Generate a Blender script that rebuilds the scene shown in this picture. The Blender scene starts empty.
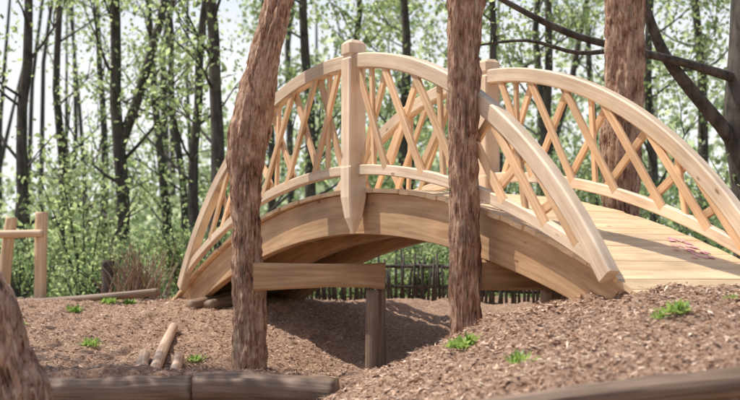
import bpy, math, random
import numpy as np
from mathutils import Vector, noise
random.seed(7); rng=np.random.default_rng(7)
scn=bpy.context.scene
# ------------------------------------------------------------------ helpers
def link(o):
    scn.collection.objects.link(o); return o
def mesh_obj(name,verts,faces,mat=None,parent=None,smooth=False,uvs=None):
    me=bpy.data.meshes.new(name); me.from_pydata([tuple(v) for v in verts],[],faces)
    if uvs is not None:
        l=me.uv_layers.new(name='UVMap'); flat=[c for f in uvs for p in f for c in p]
        l.data.foreach_set('uv',flat)
    if smooth: me.polygons.foreach_set('use_smooth',[True]*len(me.polygons))
    me.update(); o=bpy.data.objects.new(name,me)
    if mat: me.materials.append(mat)
    if parent: o.parent=parent
    return link(o)
def empty(name):
    e=bpy.data.objects.new(name,None); e.empty_display_size=.2; return link(e)
def sm(a,b,x):
    t=np.clip((x-a)/(b-a),0,1); return t*t*(3-2*t)

# ------------------------------------------------------------------ materials
def newmat(name):
    m=bpy.data.materials.new(name); m.use_nodes=True; nt=m.node_tree; nt.nodes.clear()
    return m,nt,nt.nodes,nt.links
def N(nodes,t,**k):
    n=nodes.new(t)
    for a,b in k.items(): setattr(n,a,b)
    return n
def ramp(nodes,stops):
    r=nodes.new('ShaderNodeValToRGB'); e=r.color_ramp.elements
    while len(e)<len(stops): e.new(.5)
    for i,(p,c) in enumerate(stops): e[i].position=p; e[i].color=(*c,1)
    return r
def wood_mat(name,dark,light,rough=.6,grain=30,bump=.25,coord='UV',knots=True):
    m,nt,n,l=newmat(name)
    out=N(n,'ShaderNodeOutputMaterial'); b=N(n,'ShaderNodeBsdfPrincipled'); l.new(b.outputs[0],out.inputs[0])
    tc=N(n,'ShaderNodeTexCoord'); oi=N(n,'ShaderNodeObjectInfo')
    off=N(n,'ShaderNodeVectorMath',operation='MULTIPLY_ADD'); off.inputs[1].default_value=(1,1,1)
    cmb=N(n,'ShaderNodeVectorMath',operation='SCALE'); cmb.inputs[0].default_value=(17.3,9.1,5.7)
    l.new(oi.outputs['Random'],cmb.inputs['Scale']); l.new(tc.outputs[coord],off.inputs[0]); l.new(cmb.outputs[0],off.inputs[2])
    mp=N(n,'ShaderNodeMapping'); mp.inputs['Scale'].default_value=(1.6,grain,1)
    l.new(off.outputs[0],mp.inputs[0])
    ns=N(n,'ShaderNodeTexNoise'); ns.inputs['Scale'].default_value=1; ns.inputs['Detail'].default_value=6; ns.inputs['Distortion'].default_value=.6
    l.new(mp.outputs[0],ns.inputs[0])
    r=ramp(n,[(.3,dark),(.68,light)]); l.new(ns.outputs[0],r.inputs[0])
    # small dark knots
    mk=N(n,'ShaderNodeMapping'); mk.inputs['Scale'].default_value=(2.6,5.5,1); l.new(off.outputs[0],mk.inputs[0])
    vo=N(n,'ShaderNodeTexVoronoi'); vo.inputs['Scale'].default_value=1; l.new(mk.outputs[0],vo.inputs[0])
    kr=ramp(n,[(.05,(.35,.22,.15)),(.10,(1,1,1))]); l.new(vo.outputs['Distance'],kr.inputs[0])
    km=N(n,'ShaderNodeMix',data_type='RGBA',blend_type='MULTIPLY'); km.inputs[0].default_value=.8 if knots else 0; l.new(r.outputs[0],km.inputs[6]); l.new(kr.outputs[0],km.inputs[7])
    big=N(n,'ShaderNodeTexNoise'); big.inputs['Scale'].default_value=2.2; big.inputs['Detail'].default_value=3; l.new(off.outputs[0],big.inputs[0])
    hs=N(n,'ShaderNodeHueSaturation'); l.new(km.outputs[2],hs.inputs['Color'])
    mr=N(n,'ShaderNodeMapRange'); mr.inputs['From Min'].default_value=.3; mr.inputs['From Max'].default_value=.7; mr.inputs['To Min'].default_value=.78; mr.inputs['To Max'].default_value=1.15
    l.new(big.outputs[0],mr.inputs[0])
    mr2=N(n,'ShaderNodeMapRange'); mr2.inputs['To Min'].default_value=.82; mr2.inputs['To Max'].default_value=1.12; l.new(oi.outputs['Random'],mr2.inputs[0])
    mu=N(n,'ShaderNodeMath',operation='MULTIPLY'); l.new(mr.outputs[0],mu.inputs[0]); l.new(mr2.outputs[0],mu.inputs[1]); l.new(mu.outputs[0],hs.inputs['Value'])
    l.new(hs.outputs[0],b.inputs['Base Color']); b.inputs['Roughness'].default_value=rough
    bp=N(n,'ShaderNodeBump'); bp.inputs['Strength'].default_value=bump; bp.inputs['Distance'].default_value=.01
    l.new(ns.outputs[0],bp.inputs['Height']); l.new(bp.outputs[0],b.inputs['Normal'])
    return m
M_rail=wood_mat('pale_rail_wood',(.68,.48,.31),(.86,.69,.51))
M_slat=wood_mat('slat_wood',(.62,.36,.18),(.82,.56,.33))
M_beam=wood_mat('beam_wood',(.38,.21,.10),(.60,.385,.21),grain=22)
M_deck=wood_mat('deck_wood',(.66,.44,.24),(.86,.64,.40),grain=25)
M_log=wood_mat('cut_log_wood',(.40,.23,.14),(.72,.53,.38),grain=16,bump=.6,knots=False)
M_oldlog=wood_mat('weathered_log',(.12,.07,.042),(.36,.24,.16),grain=18,bump=.8,knots=False)
M_post=wood_mat('fence_wood',(.54,.35,.19),(.78,.58,.38),grain=16,knots=False)
def bark_mat(name,dark,mid,light,sc=(26,26,4.5),bump=1.0,dist=.03):
    m,nt,n,l=newmat(name)
    out=N(n,'ShaderNodeOutputMaterial'); b=N(n,'ShaderNodeBsdfPrincipled'); l.new(b.outputs[0],out.inputs[0])
    tc=N(n,'ShaderNodeTexCoord'); mp=N(n,'ShaderNodeMapping'); mp.inputs['Scale'].default_value=sc; l.new(tc.outputs['Object'],mp.inputs[0])
    ns=N(n,'ShaderNodeTexNoise'); ns.inputs['Scale'].default_value=1; ns.inputs['Detail'].default_value=8; ns.inputs['Roughness'].default_value=.65; ns.inputs['Distortion'].default_value=1.2; l.new(mp.outputs[0],ns.inputs[0])
    n2=N(n,'ShaderNodeTexNoise'); n2.inputs['Scale'].default_value=7; n2.inputs['Detail'].default_value=8; n2.inputs['Roughness'].default_value=.7; l.new(tc.outputs['Object'],n2.inputs[0])
    ad=N(n,'ShaderNodeMix',data_type='FLOAT'); ad.inputs[0].default_value=.4; l.new(ns.outputs[0],ad.inputs[2]); l.new(n2.outputs[0],ad.inputs[3])
    r=ramp(n,[(.38,dark),(.46,mid),(.58,light)]); l.new(ad.outputs[0],r.inputs[0]); l.new(r.outputs[0],b.inputs['Base Color'])
    b.inputs['Roughness'].default_value=.85
    bp=N(n,'ShaderNodeBump'); bp.inputs['Strength'].default_value=bump; bp.inputs['Distance'].default_value=dist; l.new(ad.outputs[0],bp.inputs['Height']); l.new(bp.outputs[0],b.inputs['Normal'])
    return m
M_cedar=bark_mat('cedar_bark',(.07,.03,.018),(.42,.22,.135),(.74,.52,.37),sc=(38,38,7),dist=.06)
M_bark=bark_mat('tree_bark',(.022,.018,.014),(.055,.044,.034),(.12,.10,.08),sc=(10,10,2),bump=.6)
def leaf_mat(name,c1,c2,c3,trans=.5):
    m,nt,n,l=newmat(name)
    out=N(n,'ShaderNodeOutputMaterial'); g=N(n,'ShaderNodeNewGeometry')
    r=ramp(n,[(0,c1),(.5,c2),(1,c3)]); l.new(g.outputs['Random Per Island'],r.inputs[0])
    d=N(n,'ShaderNodeBsdfPrincipled'); d.inputs['Roughness'].default_value=.45; l.new(r.outputs[0],d.inputs['Base Color'])
    t=N(n,'ShaderNodeBsdfTranslucent'); hs=N(n,'ShaderNodeHueSaturation'); hs.inputs['Value'].default_value=2.6; hs.inputs['Hue'].default_value=.485; hs.inputs['Saturation'].default_value=.92; l.new(r.outputs[0],hs.inputs['Color']); l.new(hs.outputs[0],t.inputs[0])
    mx=N(n,'ShaderNodeMixShader'); mx.inputs[0].default_value=trans; l.new(d.outputs[0],mx.inputs[1]); l.new(t.outputs[0],mx.inputs[2]); l.new(mx.outputs[0],out.inputs[0])
    return m
M_leaf=leaf_mat('spring_leaves',(.12,.17,.06),(.20,.265,.10),(.31,.37,.17),.55)
M_leaf2=leaf_mat('shrub_leaves',(.06,.105,.038),(.14,.195,.072),(.23,.29,.12),.55)
M_leafd=leaf_mat('hazy_far_leaves',(.17,.22,.11),(.26,.32,.17),(.36,.41,.25),.55)  # aerial haze put into the leaf colour: paler, greyer greens
M_weed=leaf_mat('weed_leaves',(.12,.22,.03),(.18,.30,.05),(.26,.36,.09),.35)
M_chip,nt,n,l=newmat('mulch_chips')
out=N(n,'ShaderNodeOutputMaterial'); b=N(n,'ShaderNodeBsdfPrincipled'); l.new(b.outputs[0],out.inputs[0]); g=N(n,'ShaderNodeNewGeometry')
r=ramp(n,[(0,(.20,.10,.06)),(.35,(.48,.295,.19)),(.8,(.69,.485,.345)),(1,(.82,.68,.54))]); l.new(g.outputs['Random Per Island'],r.inputs[0]); l.new(r.outputs[0],b.inputs['Base Color']); b.inputs['Roughness'].default_value=.8
M_ground,nt,n,l=newmat('mulch_ground')
out=N(n,'ShaderNodeOutputMaterial'); b=N(n,'ShaderNodeBsdfPrincipled'); l.new(b.outputs[0],out.inputs[0]); tc=N(n,'ShaderNodeTexCoord')
n1=N(n,'ShaderNodeTexNoise'); n1.inputs['Scale'].default_value=38; n1.inputs['Detail'].default_value=8; n1.inputs['Roughness'].default_value=.7; l.new(tc.outputs['Object'],n1.inputs[0])
r1=ramp(n,[(.35,(.16,.085,.052)),(.52,(.40,.245,.16)),(.68,(.60,.43,.31))]); l.new(n1.outputs[0],r1.inputs[0])
n2=N(n,'ShaderNodeTexNoise'); n2.inputs['Scale'].default_value=.8; n2.inputs['Detail'].default_value=5; l.new(tc.outputs['Object'],n2.inputs[0])
r2=ramp(n,[(.4,(.12,.09,.055)),(.55,(.09,.12,.04)),(.7,(.13,.17,.05))]); l.new(n2.outputs[0],r2.inputs[0])
sx=N(n,'ShaderNodeSeparateXYZ'); l.new(tc.outputs['Object'],sx.inputs[0]); mr=N(n,'ShaderNodeMapRange'); mr.inputs['From Min'].default_value=14.5; mr.inputs['From Max'].default_value=17; l.new(sx.outputs['Y'],mr.inputs[0])
mx=N(n,'ShaderNodeMix',data_type='RGBA'); l.new(mr.outputs[0],mx.inputs[0]); l.new(r1.outputs[0],mx.inputs[6]); l.new(r2.outputs[0],mx.inputs[7]); l.new(mx.outputs[2],b.inputs['Base Color']); b.inputs['Roughness'].default_value=.9
bp=N(n,'ShaderNodeBump'); bp.inputs['Strength'].default_value=.9; bp.inputs['Distance'].default_value=.03; l.new(n1.outputs[0],bp.inputs['Height']); l.new(bp.outputs[0],b.inputs['Normal'])
M_chalk,nt,n,l=newmat('pink_chalk')
out=N(n,'ShaderNodeOutputMaterial'); b=N(n,'ShaderNodeBsdfPrincipled'); l.new(b.outputs[0],out.inputs[0]); nn=N(n,'ShaderNodeTexNoise'); nn.inputs['Scale'].default_value=60
r=ramp(n,[(.4,(.78,.28,.42)),(.6,(.80,.46,.42))]); l.new(nn.outputs[0],r.inputs[0]); l.new(r.outputs[0],b.inputs['Base Color'])

# ------------------------------------------------------------------ bridge frame
PHI=1.0497; C,S=math.cos(PHI),math.sin(PHI); X0,Y0=-.10,10.484; W=1.293; UC=-.248; ZD=.784
def B(u,v,z): return Vector((X0+C*u+S*v, Y0-S*u+C*v, z))
VD=Vector((S,C,0)); UD=Vector((C,-S,0))
def zdeck(u): return ZD-8.528+math.sqrt(8.528**2-(u-UC)**2)
def zlow(u): return ZD+.193-7.665+math.sqrt(7.665**2-(u-UC)**2)
def ztop(u): return ZD+1.12-4.3675+math.sqrt(4.3675**2-(u-UC)**2)

# ------------------------------------------------------------------ ground
def gh(x,y):
    x=np.asarray(x,float); y=np.asarray(y,float)
    u=C*(x-X0)-S*(y-Y0)
    zl=-.70+.48*sm(10.3,14,y)-.5*sm(16,20,y)
    zl=zl-.16*np.exp(-((u+.6)/1.2)**2)*sm(9.6,10.4,y)-.4*(1-sm(9.2,9.42,y))
    zr=np.interp(x,[-1.2,-.6,-.34,.44,.81,1.19,1.75,4],[-1.15,-.85,-.70,-.36,-.22,-.14,-.03,-.01])
    zr=zr-.1*np.maximum(7.8-y,0)-.5*sm(10.8,14,y)-.3*(1-sm(4.82,4.95,y))
    w=sm(1.2,2.7,u)
    z=zl*(1-w)+zr*w
    k=sm(1.5,4.4,y); z=z*k+(-1.55)*(1-k)
    far=sm(18,30,y)+sm(8,16,np.abs(x)); far=np.clip(far,0,1); z=z*(1-far)-.75*far
    return z
def gnoise(x,y):
    p=Vector((x*1.3,y*1.3,0)); q=Vector((x*6,y*6,3))
    return .06*noise.noise(p)+.04*noise.noise(q)+.022*noise.noise(q*2.7)
def ground_z(x,y): return float(gh(x,y))+gnoise(x,y)
def axis(a,b,st,lo,hi):
    core=np.arange(a,b+st/2,st); L=[];d=st;p=a
    while p>lo: d*=1.22; p-=d; L.append(p)
    R=[];d=st;p=core[-1]
    while p<hi: d*=1.22; p+=d; R.append(p)
    return np.concatenate([L[::-1],core,R])
gx=axis(-4.6,3.6,.04,-500,500); gy=axis(4.4,15.5,.045,-60,900)
GX,GY=np.meshgrid(gx,gy); Z=gh(GX,GY); NZ=np.array([gnoise(a,b_) for a,b_ in zip(GX.ravel(),GY.ravel())]).reshape(GX.shape)
Z=Z+NZ
V=np.stack([GX,GY,Z],-1).reshape(-1,3); nx=len(gx); ny=len(gy)
i=np.arange(nx-1)[None,:]+nx*np.arange(ny-1)[:,None]; F=np.stack([i,i+1,i+1+nx,i+nx],-1).reshape(-1,4)
def quads_mesh(name,V,F,mat,parent=None,smooth=False):
    me=bpy.data.meshes.new(name); k=F.shape[1]
    me.vertices.add(len(V)); me.vertices.foreach_set('co',V.astype(np.float32).ravel())
    me.loops.add(F.size); me.loops.foreach_set('vertex_index',F.astype(np.int32).ravel())
    me.polygons.add(len(F)); me.polygons.foreach_set('loop_start',np.arange(0,F.size,k,dtype=np.int32)); me.polygons.foreach_set('loop_total',np.full(len(F),k,dtype=np.int32))
    if smooth: me.polygons.foreach_set('use_smooth',np.ones(len(F),dtype=bool))
    me.update(calc_edges=True); me.validate(); me.materials.append(mat)
    o=bpy.data.objects.new(name,me); 
    if parent: o.parent=parent
    return link(o)
quads_mesh('ground',V,F,M_ground,smooth=True)

# leaves / chips as clouds of small rhombus faces
def leaf_quads(P,size,up=0.0,aspect=.55):
    n=len(P); a=rng.normal(size=(n,3)); a[:,2]*=(1-up) ; a/=np.linalg.norm(a,axis=1)[:,None]
    t=rng.normal(size=(n,3)); t[:,2]*=(1-up); b_=np.cross(a,t); b_/=np.linalg.norm(b_,axis=1)[:,None]+1e-9
    if up>0:
        b_=np.cross(a,np.array([0,0,1.])+rng.normal(size=(n,3))*(1-up)); b_/=np.linalg.norm(b_,axis=1)[:,None]+1e-9
    s=(size*(.6+.8*rng.random(n)))[:,None]
    V=np.stack([P-a*s*.5,P+b_*s*.5*aspect-a*s*.05,P+a*s*.5,P-b_*s*.5*aspect-a*s*.05],1)
    return V.reshape(-1,3)
def leaf_obj(name,V,mat,parent=None):
    F=np.arange(len(V)).reshape(-1,4); return quads_mesh(name,V,F,mat,parent)
# mulch: shredded bark chips lying on the soil
n1_=52000; px=rng.uniform(-4.8,-.2,n1_); py=rng.uniform(9.45,15.2,n1_)
n2_=76000; qx=rng.uniform(-.9,3.3,n2_); qy=rng.uniform(4.9,9.3,n2_)
mx_=np.concatenate([px,qx,rng.uniform(-.6,2.5,14000)]); my_=np.concatenate([py,qy,rng.uniform(8.5,13,14000)])
mz=gh(mx_,my_)+np.array([gnoise(a,b_) for a,b_ in zip(mx_,my_)])+rng.uniform(.0,.014,len(mx_))
leaf_obj('mulch',leaf_quads(np.stack([mx_,my_,mz],1),rng.choice([.018,.032,.055],len(mx_),p=[.58,.36,.06]),up=.76,aspect=.30),M_chip)

# ------------------------------------------------------------------ beams
def sweep(name,pts,side,w,h,mat,parent,ch=.008,hs=None,caps=True):
    """rectangular chamfered section swept along pts; side = width direction, h perpendicular"""
    pts=[Vector(p) for p in pts]; n=len(pts); verts=[];L=[0]
    for i in range(1,n): L.append(L[-1]+(pts[i]-pts[i-1]).length)
    for i,p in enumerate(pts):
        t=(pts[min(i+1,n-1)]-pts[max(i-1,0)]).normalized(); sd=(side-t*side.dot(t)).normalized(); nn=sd.cross(t).normalized()
        if nn.z<0: nn=-nn
        hh=(hs[i] if hs else h)/2; ww=w/2
        for a,b_ in ((-ww,-hh+ch),(-ww,hh-ch),(-ww+ch,hh),(ww-ch,hh),(ww,hh-ch),(ww,-hh+ch),(ww-ch,-hh),(-ww+ch,-hh)):
            verts.append(p+sd*a+nn*b_)
    per=[0,h,h+.01,h+w,h+w+.01,2*h+w,2*h+w+.01,2*h+2*w,2*h+2*w+.01]
    faces=[];uvs=[]
    for i in range(n-1):
        for k in range(8):
            k2=(k+1)%8; faces.append((i*8+k,i*8+k2,(i+1)*8+k2,(i+1)*8+k))
            uvs.append(((L[i],per[k]),(L[i],per[k+1]),(L[i+1],per[k+1]),(L[i+1],per[k])))
    faces.append(tuple(range(7,-1,-1))); uvs.append(tuple((verts[j].x*.2,verts[j].z) for j in range(7,-1,-1)))
    e=(n-1)*8; faces.append(tuple(range(e,e+8))); uvs.append(tuple((verts[j].x*.2,verts[j].z) for j in range(e,e+8)))
    return mesh_obj(name,verts,faces,mat,parent,uvs=uvs)
def arc_pts(zf,u0,u1,v,h,n=48,dz=0):
    out=[]
    for i in range(n+1):
        u=u0+(u1-u0)*i/n; d=1e-3; sl=(zf(u+d)-zf(u-d))/(2*d); k=1/math.hypot(1,sl); nu,nz=-sl*k,k
        out.append(B(u-nu*h/2,v,zf(u)-nz*h/2+dz))
    return out
bridge=empty('wooden_footbridge')
# deck planks
u=-4.55;k=0
while u<3.62:
    wd=.135; uc=u+wd/2; sl=(zdeck(uc+.01)-zdeck(uc-.01))/.02; t=(UD+Vector((0,0,sl))).normalized()
    c0=B(uc,-.035+random.uniform(-.012,.012),zdeck(uc)-.018+random.uniform(-.002,.002)); c1=B(uc,W+.035+random.uniform(-.012,.012),zdeck(uc)-.018+random.uniform(-.002,.002))
    sweep('deck_plank',[c0,c1],t,wd*math.hypot(1,sl)-.0016,.034,M_deck,bridge,ch=.003)
    u+=wd;k+=1
# stringers / fascia
for nm,v in (('side_beam_near',.055),('middle_beam',W/2),('side_beam_far',W-.055)):
    pts=[];hs=[];n=48;u0,u1=-4.45,3.5
    for i in range(n+1):
        u=u0+(u1-u0)*i/n; h=.34-.10*abs((u-UC)/3.8)**3
        p=arc_pts(zdeck,u,u+.001,v,h,1,-.038)[0]; pts.append(p); hs.append(h)
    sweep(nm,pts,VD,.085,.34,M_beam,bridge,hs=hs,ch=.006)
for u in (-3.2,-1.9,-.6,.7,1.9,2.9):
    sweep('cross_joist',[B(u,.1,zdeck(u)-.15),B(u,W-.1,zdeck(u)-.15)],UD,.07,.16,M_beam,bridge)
def railing(tag,v,sgn):
    sweep('top_rail_'+tag,arc_pts(ztop,UC-3.62,UC+3.56,v,.125),VD,.095,.125,M_rail,bridge,ch=.012)
    sweep('lower_rail_'+tag,arc_pts(zlow,UC-3.55,UC+3.44,v,.085),VD,.065,.085,M_rail,bridge,ch=.008)
    # lattice of crossing slats on each side of the post
    def slat(ua,ub,dv,w=.066):
        za,zb=zlow(ua)-.03,ztop(ub)-.07
        if zb-za<.12: return
        sweep('lattice_slat',[B(ua,v+dv,za),B(ub,v+dv,zb)],VD,.03,w,M_slat,bridge,ch=.004)
    for sd in (-1,1):
        for a,b_ in ((.16,.60),(.60,1.08),(1.06,1.58),(1.52,2.04),(2.02,2.46),(2.5,2.82)):
            slat(sd*a,sd*b_,.018)
        for a,b_ in ((.62,.14),(1.16,.56),(1.68,1.0),(2.2,1.48),(2.66,1.96),(2.98,2.4)):
            slat(sd*a,sd*b_,-.018)
        slat(sd*.40,sd*.36,.0,.05); slat(sd*1.42,sd*1.36,0,.05); slat(sd*2.42,sd*2.32,0,.05)
    # king post: chamfered head, groove, pointed drop
    vc=v+sgn*.02; zb=.40; zt=2.0; pu=.09 if tag=='near' else -.08
    prof=[(zb,.012),(zb+.13,.058),(zb+.30,.082),(ZD+.16,.082),(ZD+.175,.078),(ZD+.95,.078),(zt-.16,.078),(zt-.145,.066),(zt-.125,.066),(zt-.11,.078),(zt-.03,.078),(zt,.05)]
    vs=[];fs=[];uv=[]
    for z,r_ in prof:
        q=.012 if r_>.03 else .003
        for a,b2 in ((-r_,-r_+q),(-r_,r_-q),(-r_+q,r_),(r_-q,r_),(r_,r_-q),(r_,-r_+q),(r_-q,-r_),(-r_+q,-r_)):
            vs.append(B(a+pu,vc+b2,z))
    for i in range(len(prof)-1):
        for k in range(8):
            k2=(k+1)%8; fs.append((i*8+k,i*8+k2,(i+1)*8+k2,(i+1)*8+k)); z0,z1=prof[i][0],prof[i+1][0]
            uv.append(((z0,k*.05),(z0,k*.05+.05),(z1,k*.05+.05),(z1,k*.05)))
    fs.append(tuple(range(7,-1,-1))); uv.append(tuple((0,0) for _ in range(8))); e=(len(prof)-1)*8
    fs.append(tuple(range(e,e+8))); uv.append(tuple((vs[j].x,vs[j].y) for j in range(e,e+8)))
    mesh_obj('king_post_'+tag,vs,fs,M_rail,bridge,uvs=uv)
railing('near',-.075,-1); railing('far',W+.075,1)
# chalk mark on the deck
vs=[];fs=[]
for a in range(26):
    uu=2.76+random.gauss(0,.10); vv=1.06+random.gauss(0,.09); th=random.random()*6.28; du,dv=.05*math.cos(th),.05*math.sin(th)
    k=len(vs); wu,wv=-dv*.25,du*.25
    for (x_,y_) in ((uu-wu,vv-wv),(uu+wu,vv+wv),(uu+du+wu,vv+dv+wv),(uu+du-wu,vv+dv-wv)): vs.append(B(x_,y_,zdeck(x_)+.0045+a*.0003))
    fs.append((k,k+1,k+2,k+3))
mesh_obj('chalk_mark',vs,fs,M_chalk,bridge)

# ------------------------------------------------------------------ logs and trunks
def tube(pts,rad,seg=14,rough=0.0,seed=0,cap=True,off=0,ridge=0):
    pts=[Vector(p) for p in pts]; n=len(pts); vs=[];fs=[];uv=[];L=0;Ls=[0]
    for i in range(1,n): L+=(pts[i]-pts[i-1]).length; Ls.append(L)
    ref=Vector((0,1,0)) if abs((pts[-1]-pts[0]).normalized().y)<.8 else Vector((0,0,1))
    for i,p in enumerate(pts):
        t=(pts[min(i+1,n-1)]-pts[max(i-1,0)]).normalized(); a=ref.cross(t).normalized(); b_=t.cross(a)
        for k in range(seg):
            th=2*math.pi*k/seg; r_=rad[i]
            if rough: 
                q=Vector((math.cos(th)*1.3+seed,math.sin(th)*1.3,Ls[i]*1.1)); r_*=1+rough*(noise.noise(q)*1.2+noise.noise(q*3)*.5+noise.noise(Vector((math.cos(th)*4+seed,math.sin(th)*4,Ls[i]*1.5)))*.5)
            if ridge: r_+=ridge*(abs(noise.noise(Vector((math.cos(th)*5+seed,math.sin(th)*5,Ls[i]*1.8+.4*math.sin(th)))))+.5*noise.noise(Vector((math.cos(th)*9,math.sin(th)*9+seed,Ls[i]*7)))+.3*noise.noise(Vector((math.cos(th)*14,math.sin(th)*14+seed,Ls[i]*14))))
            vs.append(p+(a*math.cos(th)+b_*math.sin(th))*r_)
    for i in range(n-1):
        for k in range(seg):
            k2=(k+1)%seg; fs.append((off+i*seg+k,off+i*seg+k2,off+(i+1)*seg+k2,off+(i+1)*seg+k))
            uv.append(((Ls[i],k*.06),(Ls[i],k*.06+.06),(Ls[i+1],k*.06+.06),(Ls[i+1],k*.06)))
    if cap:
        fs.append(tuple(off+j for j in range(seg-1,-1,-1))); uv.append(tuple((vs[j].x*3,vs[j].z*.3) for j in range(seg-1,-1,-1)))
        e=(n-1)*seg; fs.append(tuple(off+j for j in range(e,e+seg))); uv.append(tuple((vs[j].x*3,vs[j].z*.3) for j in range(e,e+seg)))
    return vs,fs,uv
def resample(ctrl,rad,step):
    P=[Vector(c) for c in ctrl]; out=[];ro=[]
    for i in range(len(P)-1):
        p0=P[max(i-1,0)];p1=P[i];p2=P[i+1];p3=P[min(i+2,len(P)-1)]; m=max(1,int((p2-p1).length/step))
        for j in range(m):
            t=j/m; out.append(.5*((2*p1)+(p2-p0)*t+(2*p0-5*p1+4*p2-p3)*t*t+(3*p1-p0-3*p2+p3)*t**3)); ro.append(rad[i]+(rad[i+1]-rad[i])*t)
    out.append(P[-1]); ro.append(rad[-1]); return out,ro
def log(name,ctrl,rad,mat,seg=20,rough=.12,step=.06,parent=None,knots=(),seed=None,ridge=0):
    p,r_=resample(ctrl,rad,step); sd=seed if seed is not None else random.random()*50
    vs,fs,uv=tube(p,r_,seg,rough,sd,True,0,ridge)
    for (frac,ang,ln,kr) in knots:
        i=int(frac*(len(p)-1)); d=Vector((math.cos(ang),math.sin(ang),.55)).normalized(); s0=p[i]; rr=r_[i]
        a,b_,c_=tube([s0+d*rr*.3,s0+d*rr*.95,s0+d*(rr+ln*.5),s0+d*(rr+ln)],[kr*1.9,kr*1.35,kr,kr*.85],10,.15,sd+frac,True,len(vs)); vs+=a;fs+=b_;uv+=c_
    o=mesh_obj(name,vs,fs,mat,parent,smooth=True,uvs=uv); return o
PI=math.pi
log('log_post',[(-1.07,11,-.85),(-1.07,11,-.2),(-1.08,11,.4),(-1.09,11.0,.9),(-1.06,11,1.35),(-.95,11,1.9),(-.80,11,2.5),(-.68,11,3.2),(-.6,11,4.6)],[.14,.115,.11,.12,.15,.125,.108,.11,.11],M_cedar,72,.15,.018,knots=((.30,PI*.95,.02,.03),(.36,PI*.9,.03,.04),(.42,-.3,.015,.04),(.5,2.9,.02,.03)),ridge=.045)
log('log_post',[(.675,8.8,-.8),(.67,8.8,0),(.665,8.8,.6),(.66,8.8,1.1),(.665,8.8,1.6),(.685,8.8,2.1),(.72,8.8,2.8),(.75,8.8,4.2)],[.096,.086,.083,.09,.097,.122,.128,.13],M_cedar,72,.15,.018,knots=((.22,0,.02,.03),(.36,-1.0,.02,.035),(.44,PI,.02,.03)),ridge=.038)
log('log_post',[(2.16,10.7,-.5),(2.15,10.7,.3),(2.15,10.7,1.2),(2.18,10.7,2.0),(2.16,10.7,2.8),(2.1,10.7,4.6)],[.15,.145,.145,.15,.155,.15],M_cedar,64,.13,.025,knots=((.3,PI,.03,.04),(.5,-1,.02,.04)),ridge=.045)
# cross timber from the log post to a short prop under the arch, and its twin on the right
cb=empty('support_timber')
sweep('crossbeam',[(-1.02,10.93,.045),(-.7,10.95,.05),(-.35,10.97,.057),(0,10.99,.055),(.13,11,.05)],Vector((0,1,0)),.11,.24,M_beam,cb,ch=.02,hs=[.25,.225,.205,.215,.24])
log('prop_post',[(.05,11.06,-.95),(.05,11.06,-.5),(.05,11.06,-.07)],[.09,.085,.088],M_oldlog,parent=cb)
cb2=empty('support_timber')
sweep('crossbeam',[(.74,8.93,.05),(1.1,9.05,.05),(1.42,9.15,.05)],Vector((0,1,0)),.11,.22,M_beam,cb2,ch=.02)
log('prop_post',[(1.34,9.2,-.6),(1.34,9.2,-.05)],[.08,.08],M_oldlog,parent=cb2)
# small stack of dark logs tucked under the left end of the bridge
lp=empty('log_pile')
for k,(a,zz) in enumerate(((-2.0,0),(-1.8,0),(-1.6,0),(-1.9,.11),(-1.7,.11))):
    log('log_%d'%(k+1),[(a,13.2,-.36+zz),(a+.35,13.8,-.28+zz)],[.065,.06],M_oldlog,14,parent=lp)
# timber edging
log('edging_log',[(-2.55,9.42,-.84),(-2.0,9.4,-.83),(-1.33,9.38,-.82)],[.115,.12,.115],M_oldlog,seed=3,ridge=.03)
log('edging_log',[(-1.30,9.34,-.80),(-.9,9.3,-.80),(-.25,9.2,-.84)],[.125,.13,.13],M_oldlog,seed=9,ridge=.03)
log('edging_log',[(-4.0,9.5,-.87),(-2.6,9.45,-.85)],[.11,.11],M_oldlog)
log('edging_log',[(-.2,4.92,-.66),(.5,4.95,-.525),(1.0,4.95,-.455),(1.5,4.95,-.40),(2.4,5.05,-.33)],[.06,.065,.06,.06,.05],M_oldlog,seed=5,ridge=.016)
log('edging_log',[(-4.3,14.1,-.27),(-3.3,14.0,-.2),(-2.35,13.9,-.11)],[.045,.045,.04],M_oldlog)
log('stump_root',[(-1.86,6.4,-1.2),(-1.80,6.4,-.72),(-1.88,6.4,-.42),(-1.96,6.4,-.12),(-2.08,6.4,.1)],[.22,.17,.14,.12,.09],M_cedar,64,.25,.02,ridge=.06)
# cut logs lying on the slope
def gl(x,y,dz): return (x,y,ground_z(x,y)+dz)
log('cut_log',[gl(-1.83,10.4,.05),gl(-1.88,11.3,.06),gl(-1.92,12.2,.06)],[.055,.05,.045],M_log,16)
log('cut_log',[gl(-1.93,10.45,.05),gl(-2.02,11.2,.05)],[.055,.05],M_log,16)
log('cut_log',[gl(-1.66,10.5,.05),gl(-1.70,11.15,.05)],[.05,.045],M_log,16)
# pole fence on the left
fe=empty('pole_fence')
log('post_1',[(-3.96,15,-.4),(-3.95,15,.3),(-3.94,15,.84)],[.078,.075,.072],M_post,14,parent=fe)
log('post_2',[(-4.42,15,-.4),(-4.36,15,.3),(-4.30,15,.78)],[.078,.072,.068],M_post,14,parent=fe)
log('post_3',[(-5.6,15.1,-.4),(-5.6,15.1,.8)],[.075,.07],M_post,14,parent=fe)
log('rail',[(-5.7,15.02,.52),(-4.8,14.92,.56),(-3.9,14.90,.58)],[.055,.05,.045],M_post,12,parent=fe)
log('fence_post',[(-3.17,15.1,-.4),(-3.17,15.1,.26)],[.07,.07],M_bark,14)
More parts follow.
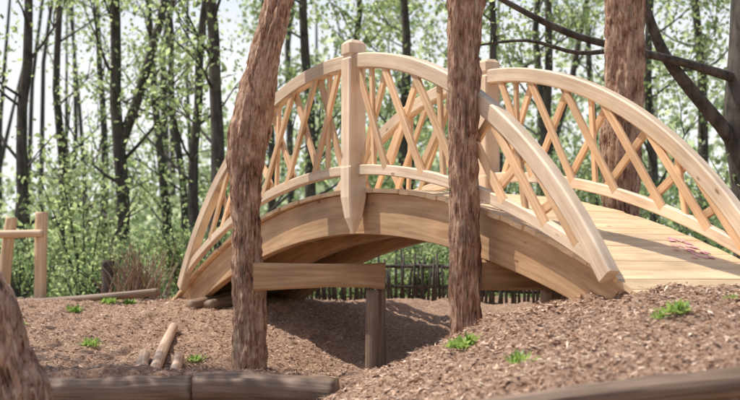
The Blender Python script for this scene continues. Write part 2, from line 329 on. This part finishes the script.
# rustic stick fence beyond the bridge
vs=[];fs=[]
def fl(t): return (-.75+6.2*t, 15.0-1.9*t+.15*math.sin(t*9))
for i in range(135):
    x,y=fl((i+random.uniform(-.3,.3))/134); z0=ground_z(x,y)-.05; h=random.uniform(.42,.66)
    a,b_,_=tube([(x,y,z0),(x+random.uniform(-.05,.05),y+random.uniform(-.05,.05),z0+h)],[.019,.012],6,0,0,True,len(vs)); vs+=a;fs+=b_
for dz in (.16,.40):
    pl=[]
    for j in range(9):
        x,y=fl(j/8); pl.append((x,y+.03,ground_z(x,y)+dz))
    a,b_,_=tube(pl,[.022]*9,6,0,0,False,len(vs)); vs+=a;fs+=b_
mesh_obj('stick_fence',vs,fs,M_bark,smooth=True)
# dry brush beside the left end
vs=[];fs=[]
for k in range(120):
    x=-2.75+random.gauss(0,.16); y=14.9+random.gauss(0,.15); z0=ground_z(x,y)-.03; L=random.uniform(.3,.85); th=random.uniform(0,2*PI); tl=random.uniform(.1,.8)
    d=Vector((math.cos(th)*tl,math.sin(th)*tl,1)).normalized()
    a,b_,_=tube([(x,y,z0),Vector((x,y,z0))+d*L*.6,Vector((x,y,z0))+d*L+Vector((0,0,-.08*L))],[.008,.006,.003],4,0,0,False,len(vs)); vs+=a;fs+=b_
mesh_obj('dry_brush',vs,fs,M_oldlog)

# ------------------------------------------------------------------ weeds
def weed(x,y,s,n=60):
    z=ground_z(x,y); k=n; th=rng.random(k)*2*PI; el=rng.uniform(.3,1.3,k); L=s*rng.uniform(.5,1.1,k)
    d=np.stack([np.cos(th)*np.cos(el),np.sin(th)*np.cos(el),np.sin(el)],1); side=np.stack([-np.sin(th),np.cos(th),np.zeros(k)],1)
    base=np.array([x,y,z])+np.stack([rng.normal(0,s*.25,k),rng.normal(0,s*.25,k),np.zeros(k)],1)
    L=L[:,None]; w=s*.09
    tip=base+d*L; tip[:,2]-=.15*L[:,0]; mid=base+d*L*.55
    V=np.stack([base,mid+side*w,tip,mid-side*w],1).reshape(-1,3); leaf_obj('weed_plant',V,M_weed)
for x,y,s in ((-3.07,13,.13),(-2.9,13.9,.14),(-2.58,11.5,.12),(-1.58,11.3,.10),(-2.7,14,.12),(-.3,8.3,.20),(-.04,8.55,.17),(.08,8.5,.21),(.32,8.75,.16),(.58,7.4,.12),(.74,6.2,.10),(.5,7.3,.08),(1.57,6.4,.10),(1.5,6.45,.07),(2.0,6.9,.06),(-3.4,12.2,.07)):
    weed(x,y,s)

# ------------------------------------------------------------------ trees
def make_tree(x,y,H,r,lean=0,leaves=3200,lo=1.2,size=.085,spread=1.7,fork=False,name='forest_tree',mat=M_leaf,nb=15):
    z0=ground_z(x,y)-.1; tr=[];n=14
    jx=random.uniform(-1,1)
    for i in range(n+1):
        f=i/n; tr.append(Vector((x+lean*f*H+.3*math.sin(f*5+jx*3)*f+.12*noise.noise(Vector((x,y,f*6))),y+.15*math.sin(f*4+jx),z0+f*H)))
    rad=[r*(1.35 if i==0 else 1)*(1-.8*i/n) for i in range(n+1)]
    vs,fs,_=tube(tr,rad,10,.08,x,True)
    anchors=[]
    def br(p,d,L,r0,depth):
        pts=[p];q=p.copy();dd=d.copy()
        for i in range(4):
            dd=(dd+Vector((random.uniform(-.25,.25),random.uniform(-.25,.25),random.uniform(-.05,.22)))).normalized(); q=q+dd*L/4; pts.append(q.copy())
        a,b_,_=tube(pts,[r0*(1-.75*i/4) for i in range(5)],5,0,0,False,len(vs)); vs.extend(a);fs.extend(b_)
        anchors.append(pts[4]); anchors.append(pts[3])
        if depth:
            for k in range(3):
                e=Vector((random.uniform(-1,1),random.uniform(-1,1),random.uniform(-.1,.8))).normalized()
                br(pts[random.choice((2,3,4))],(dd*.6+e).normalized(),L*.5,r0*.5,depth-1)
    if fork:
        i=4; p=tr[i]; pts=[p+Vector((.0,0,0)),p+Vector((.35,.1,1)),p+Vector((.75,.1,2.4)),p+Vector((1.1,.2,4.2)),p+Vector((1.3,.2,6))]
        a,b_,_=tube(pts,[r*.7,r*.62,r*.5,r*.35,r*.15],8,.05,x,False,len(vs)); vs+=a;fs+=b_
        for q in pts[1:]: br(q,Vector((random.uniform(.2,1),random.uniform(-1,1),.5)).normalized(),spread*.8,r*.22,1)
    for k in range(nb):
        f=(lo+(H-lo)*((k+random.random())/nb)**1.15)/H; i=min(int(f*n),n-1); p=tr[i].lerp(tr[i+1],f*n-i); th=random.random()*2*PI
        br(p,Vector((math.cos(th),math.sin(th),random.uniform(.2,.8))).normalized(),spread*random.uniform(.5,1.1)*(1.15-.5*f),r*.28*(1.1-.6*f),1)
    root=empty(name); mesh_obj('trunk_and_limbs',vs,fs,M_bark,root,smooth=True)
    A=np.array([list(a) for a in anchors]); wt=rng.random(len(A))**2; wt/=wt.sum()
    ci=rng.choice(len(A),leaves,p=wt); P=A[ci]+rng.normal(size=(leaves,3))*np.array([.32,.32,.19])
    leaf_obj('crown_leaves',leaf_quads(P,size,aspect=.65),mat,root)
T=[(-6.1,22,11,.13,0,0),(-7.0,28,12,.13,.02,0),(-4.78,24,12,.16,0,1),(-4.95,31,12,.14,-.05,0),(-4.0,27,11,.10,-.03,0),(-3.04,22,11,.11,.0,0),(-2.52,20,11,.14,.012,0),
 (-1.2,24,12,.13,.0,0),(-.3,28,12,.12,-.02,0),(.62,26,12,.15,0,0),(1.1,33,12,.13,0,0),(2.35,23,11,.11,-.02,0),(3.3,25,12,.12,.07,0),(4.2,30,12,.15,.0,1),(5.6,24,11,.12,-.02,0),(6.9,26,12,.15,0,0),(-9.2,27,12,.15,0,0),(9.5,27,12,.16,0,0),(2.9,36,13,.16,0,0),(-2.9,37,13,.16,0,0),(6.8,38,13,.17,0,0),(-8.2,38,13,.16,0,0)]
for (x,y,H,r,ln,fk) in T:
    left=x/y<-.08
    make_tree(x,y,H,r,ln,leaves=(2000 if left else 3300),fork=bool(fk),size=.125 if y>30 else .10,spread=2.0)
make_tree(-7.0,11.8,10,.2,0,leaves=2400,lo=4,size=.12,spread=2.2)  # unseen tree left of frame, added to dapple the left mound with shade
make_tree(-5.4,9.8,8.5,.17,0,leaves=1500,lo=3.8,size=.13,spread=2.0)  # second out-of-frame tree, thin crown added for sparse dapples on left foreground
# close tree on the right edge with long low limbs
rt=empty('oak_tree'); vs=[];fs=[]
def addt(ctrl,rad,seg=10,rough=.1):
    p,r_=resample(ctrl,rad,.12); a,b_,_=tube(p,r_,seg,rough,ctrl[0][0],False,len(vs)); vs.extend(a);fs.extend(b_)
addt([(4.0,13,-.7),(3.95,13,.9),(3.85,13,1.6),(3.88,13,2.4),(3.95,13,3.4),(4.1,13,6),(4.3,13,9)],[.22,.18,.17,.16,.15,.12,.06],14)
addt([(3.85,13,1.35),(3.62,12.9,1.62),(3.3,12.8,1.95),(3.0,12.7,2.3),(2.8,12.6,2.7),(2.6,12.6,3.3)],[.09,.075,.07,.06,.05,.03])
addt([(3.86,13,2.1),(3.2,12.6,2.2),(2.5,12.3,2.3),(1.9,12.1,2.42),(1.2,12.0,2.75),(.6,12,3.1)],[.06,.045,.04,.035,.025,.012],8)
addt([(2.5,12.3,2.3),(2.0,12,2.2),(1.5,11.9,2.3),(1.0,11.9,2.25)],[.03,.022,.016,.008],6)
addt([(3.9,13,3.0),(3.3,12.4,3.4),(2.4,12,3.7),(1.2,12,4)],[.07,.05,.04,.02],8)
addt([(3.95,13,3.6),(4.8,12.6,4.2),(5.6,12.2,4.6)],[.07,.05,.02],8)
mesh_obj('trunk_and_limbs',vs,fs,M_bark,rt,smooth=True)
A=np.array([(1.2,12,2.8),(.7,12,3.1),(2.6,12.6,3.3),(3,12.7,2.9),(1.3,12,4),(2.3,12,3.8),(3.3,12.4,3.6),(5.6,12.2,4.6),(4.8,12.6,4.3),(4.3,13,9),(4.2,13,7.5),(3.4,13.2,8),(5,13,8),(4.2,12.6,6.2),(1.1,11.9,2.35),(3.6,13,1.2)])
P=A[rng.integers(0,len(A),1500)]+rng.normal(size=(1500,3))*np.array([.4,.4,.28]); leaf_obj('crown_leaves',leaf_quads(P,.06),M_leaf,rt)

# shrubs of the understorey
def shrub(x,y,w,h,n,size=.07,mat=M_leaf2):
    z=ground_z(x,y); root=empty('shrub'); vs=[];fs=[];A=[]
    for k in range(14):
        th=random.random()*2*PI; rr=random.random()*w; tip=Vector((x+math.cos(th)*rr,y+math.sin(th)*rr,z+h*random.uniform(.35,1))); mid=Vector((x,y,z)).lerp(tip,.5)+Vector((0,0,.1*h))
        a,b_,_=tube([(x,y,z-.05),mid,tip],[.02,.014,.006],5,0,0,False,len(vs)); vs+=a;fs+=b_; A+=[tip,mid,mid.lerp(tip,.5)]
    mesh_obj('stems',vs,fs,M_bark,root); A=np.array([list(a) for a in A])
    P=A[rng.integers(0,len(A),n)]+rng.normal(size=(n,3))*np.array([.22*w,.22*w,.13*h]); P[:,2]=np.maximum(P[:,2],z+.02)
    leaf_obj('leaves',leaf_quads(P,size,aspect=.65),mat,root)
for k in range(40):
    y=random.uniform(18,38); x=random.uniform(-.34,.34)*y
    shrub(x,y,random.uniform(.8,1.8),random.uniform(.9,2.8),1200,.085 if y<28 else .12,random.choice((M_leaf,M_leaf,M_leaf2)))
for x,y,w,h in ((-3.6,17.2,.8,.9),(-2.6,17.5,.8,1.1),(-4.9,17.5,.9,1.2),(.6,15.9,.7,.7),(1.4,15.6,.6,.8),(2.4,15.4,.9,1.0),(-2.35,15.8,.5,1.0),(1.0,18.5,1,1.2),(-.5,18.5,1,.9)):
    shrub(x,y,w,h,1400,.055)
# distant forest mass
n=80000; y=rng.uniform(44,80,n); x=rng.uniform(-.5,.5,n)*y
cl=np.array([noise.noise(Vector((a*.16,b_*.16,0))) for a,b_ in zip(x,y)]); Hh=9.5+11*cl-5*sm(2,-12,x)
z=-.8+rng.random(n)**1.35*np.clip(Hh,2.5,17)
cz=np.array([noise.noise(Vector((a*.4,b_*.4,c_*.5))) for a,b_,c_ in zip(x,y,z)]); keep=cz+(.30-.045*z)>-.02
P=np.stack([x,y,z],1)[keep]
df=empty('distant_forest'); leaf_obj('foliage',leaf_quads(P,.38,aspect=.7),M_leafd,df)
vs=[];fs=[]
for k in range(40):
    yy=random.uniform(42,80); xx=random.uniform(-.4,.4)*yy; h=random.uniform(10,18); r0=random.uniform(.09,.2); a,b_,_=tube([(xx,yy,-1),(xx+random.uniform(-.6,.6),yy,h*.5),(xx+random.uniform(-1.6,1.6),yy,h)],[r0,r0*.7,.04],6,0,0,False,len(vs)); vs+=a;fs+=b_
mesh_obj('trunks',vs,fs,M_bark,df)

# ------------------------------------------------------------------ light, sky, camera
ts=Vector((-.44,.12,.86)).normalized(); el=math.asin(ts.z); az=math.atan2(ts.x,ts.y)
w=bpy.data.worlds.new('World'); scn.world=w; w.use_nodes=True; nt=w.node_tree; bg=nt.nodes['Background']
sk=nt.nodes.new('ShaderNodeTexSky'); sk.sky_type='NISHITA'; sk.sun_disc=False; sk.sun_elevation=el; sk.sun_rotation=az; sk.dust_density=2.0
# white haze thickening toward the horizon
tc=nt.nodes.new('ShaderNodeTexCoord'); sx=nt.nodes.new('ShaderNodeSeparateXYZ'); nt.links.new(tc.outputs['Generated'],sx.inputs[0])
mr=nt.nodes.new('ShaderNodeMapRange'); mr.inputs['From Min'].default_value=.16; mr.inputs['From Max'].default_value=.36; mr.inputs['To Min'].default_value=.97; mr.inputs['To Max'].default_value=.0; nt.links.new(sx.outputs['Z'],mr.inputs[0])
mix=nt.nodes.new('ShaderNodeMix'); mix.data_type='RGBA'; nt.links.new(mr.outputs[0],mix.inputs[0]); nt.links.new(sk.outputs[0],mix.inputs[6]); mix.inputs[7].default_value=(7.1,7.2,7.2,1)
nt.links.new(mix.outputs[2],bg.inputs[0]); bg.inputs[1].default_value=.15
sl=bpy.data.lights.new('sun','SUN'); sl.energy=5; sl.angle=math.radians(.5); sl.color=(1,.95,.87); so=link(bpy.data.objects.new('sun',sl)); so.rotation_euler=ts.to_track_quat('Z','Y').to_euler()
cd=bpy.data.cameras.new('camera'); cam=link(bpy.data.objects.new('camera',cd)); cam.location=(0,0,0); cam.rotation_euler=(math.radians(90),0,0)
cd.lens=36*1250/740; cd.sensor_width=36; cd.shift_y=82/740; cd.clip_end=2000; cd.clip_start=.1
cd.dof.use_dof=True; cd.dof.focus_distance=9.6; cd.dof.aperture_fstop=2.2
scn.camera=cam
scn.view_settings.view_transform='Standard'; scn.view_settings.look='None'; scn.view_settings.exposure=0
